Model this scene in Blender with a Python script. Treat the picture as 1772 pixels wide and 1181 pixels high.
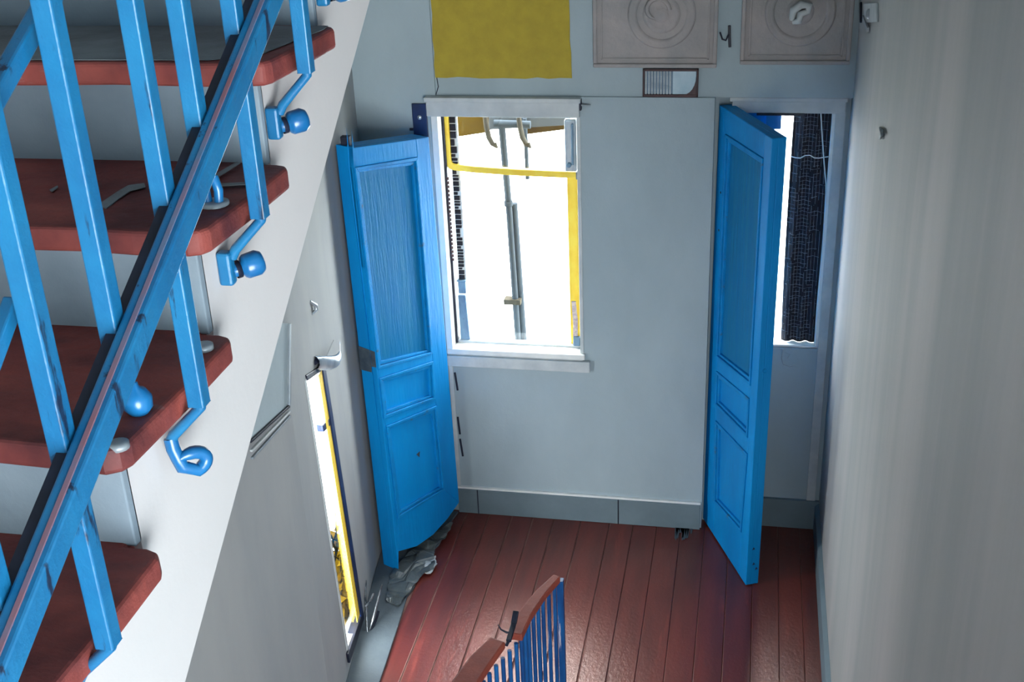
import bpy, bmesh, math, random
from mathutils import Vector, Matrix
random.seed(7)
for o in list(bpy.data.objects): bpy.data.objects.remove(o)
S = bpy.context.scene
C = S.collection

# ------------------------------------------------------------------ camera, sky, exposure
EYE = Vector((0, 0, 3.65))
F = 2090.0
_Z = -Vector((1080-886, -(5000-590.5), -F)).normalized()
_Y = Vector((1330-886, -(-420-590.5), -F)); _Y = (_Y - _Z*_Y.dot(_Z)).normalized()
_X = _Y.cross(_Z)
ROT = Matrix((_X, _Y, _Z))
cam = bpy.data.cameras.new('camera'); cam.sensor_width = 36; cam.lens = F*36/1772
cam.clip_start = 0.02
co = bpy.data.objects.new('camera', cam); C.objects.link(co)
co.matrix_world = Matrix.Translation(EYE) @ ROT.to_4x4()
S.camera = co
S.view_settings.view_transform = 'Standard'; S.view_settings.look = 'None'
S.view_settings.gamma = 1; S.view_settings.use_curve_mapping = False
S.view_settings.exposure = .7
S.cycles.use_denoising = True
S.cycles.max_bounces = 10; S.cycles.diffuse_bounces = 6; S.cycles.transparent_max_bounces = 12
S.cycles.caustics_reflective = False; S.cycles.caustics_refractive = False
W = bpy.data.worlds.new('overcast sky'); S.world = W; W.use_nodes = True
bg = W.node_tree.nodes['Background']; bg.inputs[0].default_value = (.90, .97, 1.0, 1); bg.inputs[1].default_value = 18

def portal(loc, dirv, sx, sy):
    l = bpy.data.lights.new('window_portal', 'AREA'); l.shape = 'RECTANGLE'; l.size = sx; l.size_y = sy
    l.cycles.is_portal = True
    o = bpy.data.objects.new('window_portal', l); C.objects.link(o)
    o.location = loc; o.rotation_euler = Vector(dirv).to_track_quat('-Z', 'Y').to_euler()
portal((-1.115, 5.70, 1.6), (0, -1, 0), .7, 1.25)
portal((.12, 5.70, 1.63), (0, -1, 0), .5, 1.2)
portal((-1.78, 4.12, .8), (1, .1, 0), .4, 1.5)
portal((1.375, -2.0, 2.2), (0, 1, 0), 2.25, 2.4)   # unseen opening added behind the viewer to light the hall

# ------------------------------------------------------------------ pixel -> point on a real plane
def ray(u, v):
    c = Vector((u-886, -(v-590.5), -F))
    return _X*0 + Vector((ROT[0].dot(c), ROT[1].dot(c), ROT[2].dot(c)))
def pz(u, v, z=0.): r = ray(u, v); return EYE + r*((z-EYE.z)/r.z)
def py(u, v, y): r = ray(u, v); return EYE + r*((y-EYE.y)/r.y)
def px(u, v, x): r = ray(u, v); return EYE + r*((x-EYE.x)/r.x)
def pl(u, v, a, b):
    n = Vector((b[1]-a[1], -(b[0]-a[0]), 0)); r = ray(u, v)
    return EYE + r*(n.dot(Vector((a[0], a[1], 0))-EYE)/n.dot(r))

# ------------------------------------------------------------------ materials
def lin(c): return tuple(((x/255)/12.92 if x/255 <= .04045 else ((x/255+.055)/1.055)**2.4) for x in c)
MATS = {}
def mat(name, c1, c2=None, rough=.6, scale=(6, 6, 6), detail=4, ramp=(.35, .65), bump=.0, bscale=(60, 60, 60),
        wear=None, wscale=(8, 8, 8), wramp=(.62, .66), spec=.5, metal=0, wear2=None, w2scale=(3,3,3), w2ramp=(.6,.7), coat=0, ior=1.5):
    m = bpy.data.materials.new(name); m.use_nodes = True; MATS[name] = m
    N = m.node_tree.nodes; L = m.node_tree.links; b = N['Principled BSDF']
    b.inputs['Roughness'].default_value = rough; b.inputs['Metallic'].default_value = metal
    b.inputs['Specular IOR Level'].default_value = spec
    b.inputs['IOR'].default_value = ior; b.inputs['Coat Weight'].default_value = coat; b.inputs['Coat Roughness'].default_value = .3
    tc = N.new('ShaderNodeTexCoord')
    def noise(sc, rp, det=4, seed=0):
        mp = N.new('ShaderNodeMapping'); mp.inputs['Scale'].default_value = sc; mp.inputs['Location'].default_value = (seed, seed*.7, seed*1.3)
        L.new(tc.outputs['Object'], mp.inputs[0])
        n = N.new('ShaderNodeTexNoise'); n.inputs['Scale'].default_value = 1; n.inputs['Detail'].default_value = det
        n.inputs['Roughness'].default_value = .6
        L.new(mp.outputs[0], n.inputs[0])
        r = N.new('ShaderNodeValToRGB'); r.color_ramp.elements[0].position = rp[0]; r.color_ramp.elements[1].position = rp[1]
        L.new(n.outputs[0], r.inputs[0]); return r.outputs[0], n.outputs[0]
    col = None
    if c2 is None: c2 = tuple(x*.9 for x in c1)
    f, _ = noise(scale, ramp, detail, 1.3)
    mx = N.new('ShaderNodeMix'); mx.data_type = 'RGBA'
    mx.inputs[6].default_value = (*lin(c1), 1); mx.inputs[7].default_value = (*lin(c2), 1); L.new(f, mx.inputs[0]); col = mx.outputs[2]
    for k, (wc, ws, wr) in enumerate(((wear, wscale, wramp), (wear2, w2scale, w2ramp))):
        if wc is None: continue
        f, _ = noise(ws, wr, 6, 5.1+k*3)
        mx = N.new('ShaderNodeMix'); mx.data_type = 'RGBA'; L.new(f, mx.inputs[0]); L.new(col, mx.inputs[6]); mx.inputs[7].default_value = (*lin(wc), 1); col = mx.outputs[2]
    L.new(col, b.inputs['Base Color'])
    if bump:
        _, h = noise(bscale, (0, 1), 5, 9)
        bp = N.new('ShaderNodeBump'); bp.inputs['Strength'].default_value = bump; bp.inputs['Distance'].default_value = .01
        L.new(h, bp.inputs['Height']); L.new(bp.outputs[0], b.inputs['Normal'])
    return m
wall_m  = mat('grey_plaster', (164, 178, 184), (154, 168, 174), .85, (2.5, 2.5, 1.2), bump=.25, bscale=(25, 25, 25), spec=.2)
rwall_m = mat('streaked_plaster', (172, 171, 168), (150, 154, 154), .7, (4, 4, .3), 5, (.2, .8), bump=.12, bscale=(14, 14, 1), spec=.35,
              wear=(190, 184, 182), wscale=(1.8, 1.8, .22), wramp=(.45, .85))
lwall_m = mat('left_plaster', (158, 160, 160), (146, 150, 152), .8, (3, 3, .8), bump=.15, bscale=(20, 20, 6), spec=.25)
pink_m  = mat('plaque_plaster', (168, 160, 158), (150, 148, 148), .85, (6, 6, 6), bump=.3, spec=.2)
yellow_m = mat('ochre_paint', (176, 156, 62), (166, 146, 60), .9, (14, 14, 14), bump=.3, bscale=(90, 90, 90), spec=.15)
string_m = mat('white_plaster', (198, 195, 195), (194, 192, 192), .8, (3, 3, 3), bump=.05, bscale=(50, 50, 50), spec=.2)
riser_m = mat('riser_paint', (138, 152, 162), (120, 134, 146), .8, (3, 3, 5), bump=.2, bscale=(30, 30, 30), spec=.2)
tread_m = mat('tread_red', (160, 80, 70), (132, 62, 57), .6, (6, 9, 6), bump=.35, bscale=(16, 30, 30), wear=(150, 138, 134), wscale=(4, 16, 7), wramp=(.66, .72), spec=.3,
              wear2=(84, 40, 42), w2scale=(3, 5, 3), w2ramp=(.42, .66))
dust_m = mat('plaster_dust', (128, 134, 138), (108, 112, 116), .85, (8, 8, 8), bump=.2, spec=.1)
blue_m  = mat('rail_blue', (24, 108, 152), (16, 92, 138), .42, (9, 9, 9), bump=.2, bscale=(40, 40, 40), wear=(20, 40, 66), wscale=(40, 40, 7), wramp=(.61, .66), spec=.5)
knob_m  = mat('knob_blue', (22, 104, 158), (16, 88, 140), .3, (12, 12, 12), spec=.6)
raild_m = mat('rail_stripe', (140, 84, 84), (80, 110, 140), .6, (8, 8, 8))
door_m  = mat('leaf_blue', (3, 142, 212), (5, 126, 196), .5, (4, 4, 1.2), bump=.25, bscale=(60, 60, 6), spec=.2)
panel_m = mat('panel_blue', (8, 110, 166), (26, 116, 162), .5, (26, 26, 1.4), bump=.4, bscale=(60, 60, 5), spec=.1, wear=(60, 134, 176), wscale=(34, 34, 3.2), wramp=(.68, .84))
doorw_m = mat('bare_patch', (70, 82, 92), (44, 60, 76), .7, (20, 20, 20), bump=.4)
ledge_m = mat('worn_ledge', (66, 110, 138), (40, 88, 124), .7, (30, 30, 30), bump=.3)
mould_m = mat('moulding_blue', (5, 138, 206), (8, 124, 190), .55, (9, 9, 9), wear=(70, 104, 124), wscale=(18, 18, 18), wramp=(.62, .72), bump=.3, spec=.2)
floor_m = mat('floor_red', (112, 46, 39), (86, 35, 32), .29, (9, 1.2, 5), bump=.16, bscale=(70, 50, 40), spec=.8, ior=1.6, wear=(138, 62, 52), wscale=(14, 1.6, 5), wramp=(.62, .75))
floor_m.node_tree.nodes['Principled BSDF'].inputs['Specular Tint'].default_value = (1, .74, .64, 1)
gap_m   = mat('floor_gap', (150, 112, 102), (96, 60, 54), .8, (4, 4, 4))
gbord_m = mat('border_grey', (84, 94, 100), (70, 80, 88), .7, (5, 5, 5), bump=.2, wear=(150, 152, 146), wscale=(7, 7, 7), wramp=(.66, .72))
base_m  = mat('baseboard_grey', (108, 124, 132), (98, 114, 122), .7, (5, 5, 5), bump=.12)
white_m = mat('white_paint', (232, 232, 228), (216, 218, 216), .6, (9, 9, 4), bump=.1)
trim_m  = mat('trim_grey', (196, 200, 200), (178, 184, 186), .7, (9, 9, 9), bump=.15)
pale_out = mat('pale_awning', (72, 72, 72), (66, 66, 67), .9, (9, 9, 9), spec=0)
yel_m   = mat('yellow_paint', (255, 222, 80), (250, 206, 60), .5, (14, 14, 9), bump=.1)
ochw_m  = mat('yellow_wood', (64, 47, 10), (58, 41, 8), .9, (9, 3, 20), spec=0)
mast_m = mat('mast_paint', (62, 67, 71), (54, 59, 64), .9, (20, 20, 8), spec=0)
patch_m = mat('chip_pale', (206, 190, 180), (170, 150, 160), .7, (60, 60, 60))
steel_m = mat('grey_steel', (150, 158, 162), (128, 138, 146), .45, (20, 20, 8), metal=.3)
dark_m  = mat('dark_iron', (26, 32, 52), (16, 20, 34), .5, (20, 20, 20), spec=.4)
navy_m  = mat('navy_frame', (18, 44, 92), (14, 30, 62), .45, (9, 9, 9))
silver_m = mat('bright_metal', (200, 208, 214), (160, 176, 190), .3, (30, 30, 10), metal=.6)
bluegrey_m = mat('blue_grey_bar', (112, 142, 164), (90, 116, 140), .5, (20, 20, 9))
black_m = mat('black_fabric', (20, 21, 34), (30, 24, 32), .8, (20, 20, 9))
thread_m = mat('net_thread', (170, 178, 190), (110, 118, 134), .7, (30, 30, 30))
rope_m  = mat('beige_strap', (70, 66, 58), (58, 53, 45), .9, (30, 30, 30), bump=.3, spec=0)
brown_m = mat('brown_wood', (70, 42, 44), (50, 30, 34), .55, (20, 20, 20))
pale_m  = mat('pale_pane', (176, 196, 206), (150, 178, 192), .3, (9, 9, 9))
slat_m  = mat('slat_grey', (172, 182, 188), (140, 152, 160), .5, (9, 9, 30))
cap_m   = mat('cap_red', (138, 66, 52), (116, 54, 45), .6, (7, 7, 7), bump=.15, wear=(156, 94, 80), wscale=(6, 6, 6), wramp=(.6, .72), spec=.2)
lbal_m  = mat('thin_bar_blue', (12, 84, 142), (6, 52, 104), .4, (20, 20, 4), wear=(186, 176, 186), wscale=(30, 30, 3), wramp=(.64, .68))
film_m  = mat('grey_film', (92, 98, 98), (72, 80, 84), .35, (9, 9, 9), bump=.5, bscale=(24, 24, 24), spec=.6, wear=(150, 150, 110), wscale=(5, 5, 5), wramp=(.66, .74))
foil_m  = mat('foil_scrap', (190, 196, 200), (80, 90, 100), .25, (30, 30, 30), metal=.7)
leafy_m = mat('yellow_leaf', (104, 80, 8), (80, 62, 5), .9, (30, 30, 30), spec=0)
twig_m  = mat('dark_twig', (14, 16, 12), (10, 12, 10), .9, (30, 30, 30), spec=0)
sky_glass = bpy.data.materials.new('window_glass'); sky_glass.use_nodes = True
_n = sky_glass.node_tree.nodes; _l = sky_glass.node_tree.links; _n.remove(_n['Principled BSDF'])
_t = _n.new('ShaderNodeBsdfTransparent'); _g = _n.new('ShaderNodeBsdfGlossy'); _g.inputs['Roughness'].default_value = .02
_lw = _n.new('ShaderNodeLayerWeight'); _pw = _n.new('ShaderNodeMath'); _pw.operation = 'POWER'; _pw.inputs[1].default_value = 5
_l.new(_lw.outputs['Facing'], _pw.inputs[0]); _fr = _n.new('ShaderNodeMath'); _fr.operation = 'MULTIPLY_ADD'; _fr.inputs[1].default_value = .8; _fr.inputs[2].default_value = .05
_l.new(_pw.outputs[0], _fr.inputs[0]); _mx = _n.new('ShaderNodeMixShader')
_l.new(_fr.outputs[0], _mx.inputs[0]); _l.new(_t.outputs[0], _mx.inputs[1]); _l.new(_g.outputs[0], _mx.inputs[2])
_l.new(_mx.outputs[0], _n['Material Output'].inputs[0])

# ------------------------------------------------------------------ mesh helpers
class MB:
    def __init__(s): s.v = []; s.f = []; s.smooth = set()
    def add(s, vs, fs, smooth=False):
        k = len(s.v); s.v += [tuple(v) for v in vs]
        for f in fs:
            if smooth: s.smooth.add(len(s.f))
            s.f.append(tuple(k+i for i in f))
        return s
    def box(s, x0, x1, y0, y1, z0, z1):
        v = [(x, y, z) for x in (x0, x1) for y in (y0, y1) for z in (z0, z1)]
        return s.add(v, [(0, 1, 3, 2), (4, 6, 7, 5), (0, 4, 5, 1), (2, 3, 7, 6), (0, 2, 6, 4), (1, 5, 7, 3)])
    def prism(s, pts, d):                      # planar polygon pts (3D) swept by vector d
        n = len(pts); d = Vector(d); a = [Vector(p) for p in pts]; b = [p+d for p in a]
        nrm = sum(((a[i]).cross(a[(i+1) % n]) for i in range(n)), Vector())
        fs = [tuple(range(n)), tuple(range(2*n-1, n-1, -1))] + [(i, i+n, (i+1) % n+n, (i+1) % n) for i in range(n)]
        if nrm.dot(d) > 0: fs = [tuple(reversed(f)) for f in fs]
        return s.add(a+b, fs)
    def bar(s, a, b, w, h, up=(0, 0, 1)):
        a = Vector(a); b = Vector(b); d = (b-a).normalized(); up = Vector(up)
        if abs(d.dot(up)) > .98: up = Vector((0, 1, 0))
        sx = d.cross(up).normalized()*w/2; sy = sx.cross(d).normalized()*h/2
        return s.prism([a-sx-sy, a+sx-sy, a+sx+sy, a-sx+sy], b-a)
    def tube(s, pts, r, n=8, square=False, closed=True):
        pts = [Vector(p) for p in pts]; rs = r if isinstance(r, (list, tuple)) else [r]*len(pts)
        if square: n = 4
        prev = None; rings = []
        for i, p in enumerate(pts):
            t = ((pts[min(i+1, len(pts)-1)]-p).normalized() + (p-pts[max(i-1, 0)]).normalized())
            t = t.normalized() if t.length > 1e-6 else Vector((0, 0, 1))
            if prev is None:
                u = Vector((1, 0, 0)) if abs(t.x) < .9 else Vector((0, 1, 0))
            else: u = prev
            u = (u - t*u.dot(t)).normalized(); prev = u; w = t.cross(u)
            k = 1.0
            if 0 < i < len(pts)-1:
                c = (pts[i+1]-p).normalized().dot(t); k = min(1/max(c, .5), 1.4) if square else 1
            off = math.pi/4 if square else 0
            rr = rs[i]*(math.sqrt(2) if square else 1)
            rings.append([p + (u*math.cos(off+2*math.pi*j/n)+w*math.sin(off+2*math.pi*j/n))*rr for j in range(n)])
        vs = [v for r_ in rings for v in r_]; fs = []
        for i in range(len(pts)-1):
            for j in range(n): fs.append((i*n+j, i*n+(j+1) % n, (i+1)*n+(j+1) % n, (i+1)*n+j))
        s.add(vs, fs, not square)
        m = len(vs); s.add(rings[0][::-1], [tuple(range(n))]); s.add(rings[-1], [tuple(range(n))])
        return s
    def lathe(s, c, axis, prof, n=16):          # prof: (distance along axis, radius)
        c = Vector(c); ax = Vector(axis).normalized(); u = ax.orthogonal().normalized(); w = ax.cross(u)
        vs = []; fs = []
        for h, r in prof:
            for j in range(n): vs.append(c+ax*h+(u*math.cos(2*math.pi*j/n)+w*math.sin(2*math.pi*j/n))*max(r, 1e-4))
        for i in range(len(prof)-1):
            for j in range(n): fs.append((i*n+j, i*n+(j+1) % n, (i+1)*n+(j+1) % n, (i+1)*n+j))
        return s.add(vs, fs, True)
def obj(name, mb, m, parent=None, bevel=0, seg=2, label=None):
    me = bpy.data.meshes.new(name)
    off = parent_loc(parent) if parent else Vector()
    me.from_pydata([tuple(Vector(v)-off) for v in mb.v], [], mb.f); me.validate()
    b = bmesh.new(); b.from_mesh(me); bmesh.ops.recalc_face_normals(b, faces=b.faces); b.to_mesh(me); b.free()
    for i, p in enumerate(me.polygons): p.use_smooth = i in mb.smooth
    me.materials.append(m)
    o = bpy.data.objects.new(name, me); C.objects.link(o)
    if parent: o.parent = parent
    if bevel:
        md = o.modifiers.new('bevel', 'BEVEL'); md.width = bevel; md.segments = seg; md.limit_method = 'ANGLE'; md.angle_limit = math.radians(40)
    if label: o['label'] = label
    return o
def parent_loc(p):
    l = Vector()
    while p is not None: l = l + p.location; p = p.parent
    return l
def thing(name, label, cat, loc, group=None):
    o = bpy.data.objects.new(name, None); C.objects.link(o); o.location = loc; o.empty_display_size = .1
    o['label'] = label; o['category'] = cat; o['kind'] = 'thing'
    if group: o['group'] = group
    return o
def tag(o, label, cat, group=None):
    o['label'] = label; o['category'] = cat; o['kind'] = 'thing'
    if group: o['group'] = group
    return o
def struct(name, mb, m, parent=None, bevel=0, label=None, cat=None):
    o = obj(name, mb, m, parent, bevel); o['kind'] = 'structure'
    if label: o['label'] = label
    if cat: o['category'] = cat
    return o
def recenter(o, p):                              # move a one-mesh thing's origin to p
    p = Vector(p); o.data.transform(Matrix.Translation(-p)); o.location = p; return o

# ------------------------------------------------------------------ the room
YB = 5.39; BAY = 5.47; XR = .43; TOP = 5.2
m = MB()                                          # back wall with its two window openings
m.box(-1.88, -1.45, YB, 5.70, 0, 2.29); m.box(-1.45, -.78, YB, 5.49, 0, .985); m.box(-1.45, -.78, YB, 5.70, 2.2, 2.29)
m.box(-.78, -.165, YB, 5.70, 0, 2.29)
m.box(-.165, -.12, BAY, 5.70, 0, 2.29); m.box(-.12, .365, BAY, 5.70, 0, 1.04); m.box(-.12, .365, BAY, 5.70, 2.215, 2.29)
m.box(.365, .75, BAY, 5.70, 0, 2.29); m.box(-1.45, .75, YB+.012, 5.70, 2.29, TOP); m.box(-1.88, -1.45, YB, 5.70, 2.29, TOP)
struct('wall_back', m, wall_m, label='grey plastered back wall holding both windows', cat='wall')
m = MB()                                          # right wall, cut short near the viewer to let the rear light in
m.box(XR, .70, 1.25, BAY, 0, TOP); 
struct('wall_right', m, rwall_m, label='long streaked plaster wall along the right', cat='wall')
LW = [(-1.88, 5.69), (-1.77, 4.79), (-1.66, 3.976), (-1.62, 3.68), (-1.66, 3.0), (-1.72, 2.2), (-1.72, -2.0)]
A, B = LW[1], LW[2]
def lwx(y):
    for (x0, y0), (x1, y1) in zip(LW, LW[1:]):
        if y1 <= y <= y0: return x0+(x1-x0)*(y-y0)/(y1-y0)
SLOT = [(3.93, 1.545), (4.17, 1.46), (4.34, .07), (4.06, .12)]        # (y, z): top near, top far, bottom far, bottom near
def on_left(y, z, d=0.): return Vector((lwx(y)+d, y, z))
m = MB(); T = Vector((-.05, 0, 0))
def lwquad(p): m.prism([on_left(*q) for q in p], T)
for (x0, y0), (x1, y1) in zip(LW, LW[1:]):
    if (y0, y1) in ((4.79, 3.976), (3.976, 3.68)): continue
    m.prism([(x0, y0, 0), (x1, y1, 0), (x1, y1, TOP), (x0, y0, TOP)], T)
E1 = (SLOT[1][0]+.27, SLOT[1][1]); E2 = (SLOT[2][0]+.27, SLOT[2][1])
lwquad([(4.79, 0), (4.79, TOP), E1, E2, (E2[0], 0)]); lwquad([(4.79, TOP), (4.17, TOP), SLOT[1], E1]); lwquad([(4.34, 0), SLOT[2], E2, (E2[0], 0)])
lwquad([(4.17, TOP), (3.976, TOP), (3.976, 1.527), SLOT[1]])
lwquad([(4.34, 0), SLOT[2], SLOT[3], (4.06, 0)])
lwquad([(4.06, 0), SLOT[3], (3.976, .88), (3.976, 0)])
lwquad([(3.976, TOP), (3.68, TOP), (3.68, 0), (3.976, 0), (3.976, .88), SLOT[0], (3.976, 1.527)])
struct('wall_left', m, lwall_m, label='grey plaster wall on the left beneath the stairs', cat='wall')
struct('ceiling', MB().box(-2.0, .75, -2.1, 5.7, TOP, TOP+.1).box(.75, 3.8, -2.1, 1.4, TOP, TOP+.1), wall_m)
G0, G1, GZ0, GZ1 = .25, 2.5, 1.0, 3.4  # bounds of the added rear opening, set for the light it gives
struct('wall_rear', MB().box(-2.0, G0, -2.1, -1.95, 0, TOP).box(G0, G1, -2.1, -1.95, 0, GZ0).box(G0, G1, -2.1, -1.95, GZ1, TOP).box(G1, 3.8, -2.1, -1.95, 0, TOP), wall_m)
struct('wall_annex', MB().box(3.6, 3.8, -1.95, 1.25, 0, TOP).box(.70, 3.8, 1.25, 1.4, 0, TOP), wall_m)
fl = struct('floor', MB().box(-1.9, .75, -2.1, 5.70, -.08, -.006).box(.75, 3.8, -2.1, 1.4, -.08, -.006), gap_m, label='red-brown painted plank floor of the landing', cat='floor')
xs = [-1.54, -1.425, -1.30, -1.175, -1.06, -.945, -.80, -.645, -.52, -.395, -.27, -.145, -.02, .105, .23, .34, .432]
for i, (x0, x1) in enumerate(zip(xs, xs[1:])):
    g = .0032 if x1 < -.6 else .0016 if x1 < -.3 else .0009
    obj('plank', MB().box(x0+g, x1-g, 2.2, 5.47, -.006, random.uniform(-.0015, .0015)), floor_m, fl, bevel=.003)
# painted border along the left wall
pts = [(-1.66, 3.9), (-1.505, 3.9), (-1.515, 4.1), (-1.535, 4.4), (-1.55, 4.6), (-1.535, 4.68), (-1.56, 4.76), (-1.545, 4.92), (-1.50, 5.05), (-1.50, 5.2), (-1.47, 5.36), (-1.82, 5.36), (-1.77, 4.8), (-1.66, 3.98)]
pts = [(-1.69, 2.3), (-1.47, 2.3)] + pts[1:]
struct('trim_1', MB().prism([(x, y, .001) for x, y in pts], (0, 0, .012)), gbord_m, bevel=.003, label='grey painted floor border along the left wall', cat='border')

# baseboards
bb = struct('baseboard_back', MB().box(-1.47, -.172, YB-.02, YB, 0, .15), base_m, bevel=.002)
struct('trim_2', MB().box(-1.47, -.172, YB-.014, YB, .15, .162), white_m, label='thin white bead over the back baseboard', cat='trim')
for x in (-1.36, -.60):
    obj('joint', MB().box(x-.003, x+.003, YB-.0212, YB-.018, 0, .15), dark_m, bb)
struct('baseboard_bay', MB().box(.02, .43, BAY-.02, BAY, 0, .17), base_m, bevel=.002)
struct('baseboard_right', MB().box(XR-.02, XR, 2.2, BAY-.02, 0, .145).prism([(XR-.02, 2.2, .145), (XR, 2.2, .145), (XR, 2.2, .165)], (0, BAY-.02-2.2, 0)), base_m, bevel=.002)
m = MB()
for i in range(13):
    x = random.uniform(-.30, -.20); w = random.uniform(.004, .012); l = random.uniform(.03, .13)
    y1 = YB-.02
    m.prism([(x-w, y1, .002), (x+w, y1, .002), (x+w*.4, y1-l, .002), (x-w*.4, y1-l, .002)], (0, 0, .0012))
obj('paint_drip', m, gbord_m, bb)

# ------------------------------------------------------------------ window_1 (behind the left leaf)
w1 = bpy.data.objects.new('window_1', None); C.objects.link(w1); w1.location = (-1.115, 5.42, .985); w1['kind'] = 'structure'
w1['label'] = 'bright window between the left blue leaf and the pier'; w1['category'] = 'window'
def wp(name, mb, mm, bevel=0, par=None, label=None): return obj(name, mb, mm, par or w1, bevel, label=label)
wp('head_board', MB().box(-1.49, -.772, YB-.035, YB, 2.2, 2.285).box(-1.497, -.765, YB-.045, YB, 2.27, 2.292), trim_m, .004)
wp('jamb', MB().box(-1.475, -1.443, YB-.02, YB+.05, .985, 2.2), white_m, .003)
wp('jamb', MB().box(-.79, -.772, YB-.004, YB+.05, .985, 2.2), trim_m, .002)
wp('sill_board', MB().box(-1.475, -.765, YB-.025, YB+.1, .963, .992), white_m, .005)
wp('apron', MB().box(-1.475, -.74, YB-.03, YB, .895, .955).box(-1.475, -.775, YB-.018, YB, .955, .965), trim_m, .006)
YF = 5.45
wp('frame_rail', MB().box(-1.45, -.78, YF, YF+.04, .985, 1.003), trim_m, .003)
wp('frame_rail', MB().box(-1.45, -.78, YF, YF+.04, 2.18, 2.2), dark_m, .003, label='dark upper frame edge')
wp('frame_stile', MB().box(-1.448, -1.432, YF-.01, YF+.04, .99, 2.19), dark_m, .003, label='dark frame stile on the left')
wp('frame_stile', MB().box(-.796, -.78, YF, YF+.04, .99, 2.19), white_m, .003)
wp('pane', MB().box(-1.45, -.78, YF+.03, YF+.034, .99, 2.2), sky_glass)
m = MB(); q = [(-1.428, 2.19), (-1.428, 1.96)] + [(-1.428+.03*(1-math.cos(a)), 1.96-.035*math.sin(a)) for a in (.5, 1.0, 1.57)] + [(-1.3, 1.915), (-1.1, 1.905), (-.80, 1.897)]
m.tube([(x, YF+.02, z) for x, z in q], .0155, square=True)
wp('yellow_bar', m, yel_m, .003, label='yellow bar bent from vertical to horizontal')
wp('bar_cap', MB().box(-.806, -.79, YF-.002, YF+.04, 1.878, 1.915), steel_m, .003)
wp('yellow_stile', MB().prism([(-.853, YF+.02, 1.88), (-.803, YF+.02, 1.88), (-.803, YF+.02, .995), (-.85, YF+.02, .995)], (0, .03, 0)), yel_m, .003, label='yellow stile on the right')
wp('chipped_patch', MB().prism([(-.842, YF+.012, 1.24), (-.82, YF+.012, 1.24), (-.812, YF+.012, 1.14), (-.815, YF+.012, .998), (-.838, YF+.012, 1.0), (-.835, YF+.012, 1.12)], (0, .01, 0)), patch_m, .002, label='pale chipped patch on the yellow stile')
wp('corner_clip', MB().box(-.834, -.80, YF, YF+.02, .998, 1.05), bluegrey_m, .004)
lp = wp('lock_plate', MB().box(-.855, -.80, YF-.012, YF+.02, 1.92, 2.17), silver_m, .006, label='silver lock plate')
m = MB().tube([(-.815, YF-.03, 2.15), (-.815, YF-.036, 2.05), (-.816, YF-.03, 1.96)], .006).tube([(-.815, YF-.012, 2.15), (-.815, YF-.03, 2.15)], .005).lathe((-.835, YF-.028, 1.955), (0, 1, 0), [(0, .0), (0, .011), (.018, .012), (.02, .0)])
obj('handle', m, bluegrey_m, lp)
ub = wp('ribbed_strip', MB().box(-1.416, -1.376, YF+.028, YF+.04, 1.33, 2.18), white_m, label='white strip with black ribs')
m = MB()
z = 2.17
while z > 1.34:
    w = .028 if random.random() < .75 else .018
    h = random.choice((.006, .009, .012, .02)) if z < 2.0 else .03
    m.box(-1.412, -1.412+w, YF+.018, YF+.03, z-h, z); z -= h+.007
r_ = obj('rib', m, black_m, ub); r_['kind'] = 'stuff'
m = MB(); z = 1.88
while z > 1.45: m.box(-1.435, -1.424, YF-.014, YF-.008, z-.012, z); z -= .021
r_ = wp('small_rib', m, brown_m); r_['kind'] = 'stuff'
wp('latch_block', MB().box(-1.418, -1.378, YF+.01, YF+.04, 1.26, 1.325).box(-1.424, -1.374, YF+.005, YF+.04, 1.325, 1.335), bluegrey_m, .004)
wp('lower_bar', MB().prism([(-1.422, YF+.01, 1.25), (-1.382, YF+.01, 1.25), (-1.372, YF+.01, .995), (-1.422, YF+.01, .995)], (0, .03, 0)).lathe((-1.40, YF+.008, 1.12), (0, 1, 0), [(0, 0), (0, .007), (.004, .007)]), bluegrey_m, .004)

# outside window_1
YO = 5.80
def o(u, v, y=YO): return py(u, v, y)
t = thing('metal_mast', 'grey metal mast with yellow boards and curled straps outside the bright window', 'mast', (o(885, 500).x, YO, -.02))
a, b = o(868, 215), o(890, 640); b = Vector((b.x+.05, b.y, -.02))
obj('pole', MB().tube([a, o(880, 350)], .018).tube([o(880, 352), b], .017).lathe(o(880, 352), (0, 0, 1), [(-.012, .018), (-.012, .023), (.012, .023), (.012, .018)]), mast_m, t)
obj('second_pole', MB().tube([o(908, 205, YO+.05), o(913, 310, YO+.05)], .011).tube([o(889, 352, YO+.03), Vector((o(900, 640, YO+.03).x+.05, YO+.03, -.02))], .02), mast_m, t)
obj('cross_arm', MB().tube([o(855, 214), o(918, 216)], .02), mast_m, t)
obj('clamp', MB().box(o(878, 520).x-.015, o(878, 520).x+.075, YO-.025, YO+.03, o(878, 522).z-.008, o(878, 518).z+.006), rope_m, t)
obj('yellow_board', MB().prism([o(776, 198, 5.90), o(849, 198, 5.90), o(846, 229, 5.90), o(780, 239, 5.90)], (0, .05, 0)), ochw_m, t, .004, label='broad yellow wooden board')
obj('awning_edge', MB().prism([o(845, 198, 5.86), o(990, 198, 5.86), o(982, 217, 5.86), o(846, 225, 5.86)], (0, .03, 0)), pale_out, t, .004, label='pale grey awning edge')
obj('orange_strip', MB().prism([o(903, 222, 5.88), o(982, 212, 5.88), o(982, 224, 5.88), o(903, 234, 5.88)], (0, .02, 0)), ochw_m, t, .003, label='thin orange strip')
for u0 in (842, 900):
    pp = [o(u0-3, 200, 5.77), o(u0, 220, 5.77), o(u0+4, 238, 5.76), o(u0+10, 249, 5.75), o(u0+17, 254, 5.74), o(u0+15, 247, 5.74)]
    obj('strap', MB().tube(pp, [.012, .014, .014, .013, .011, .006]), rope_m, t)
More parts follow.
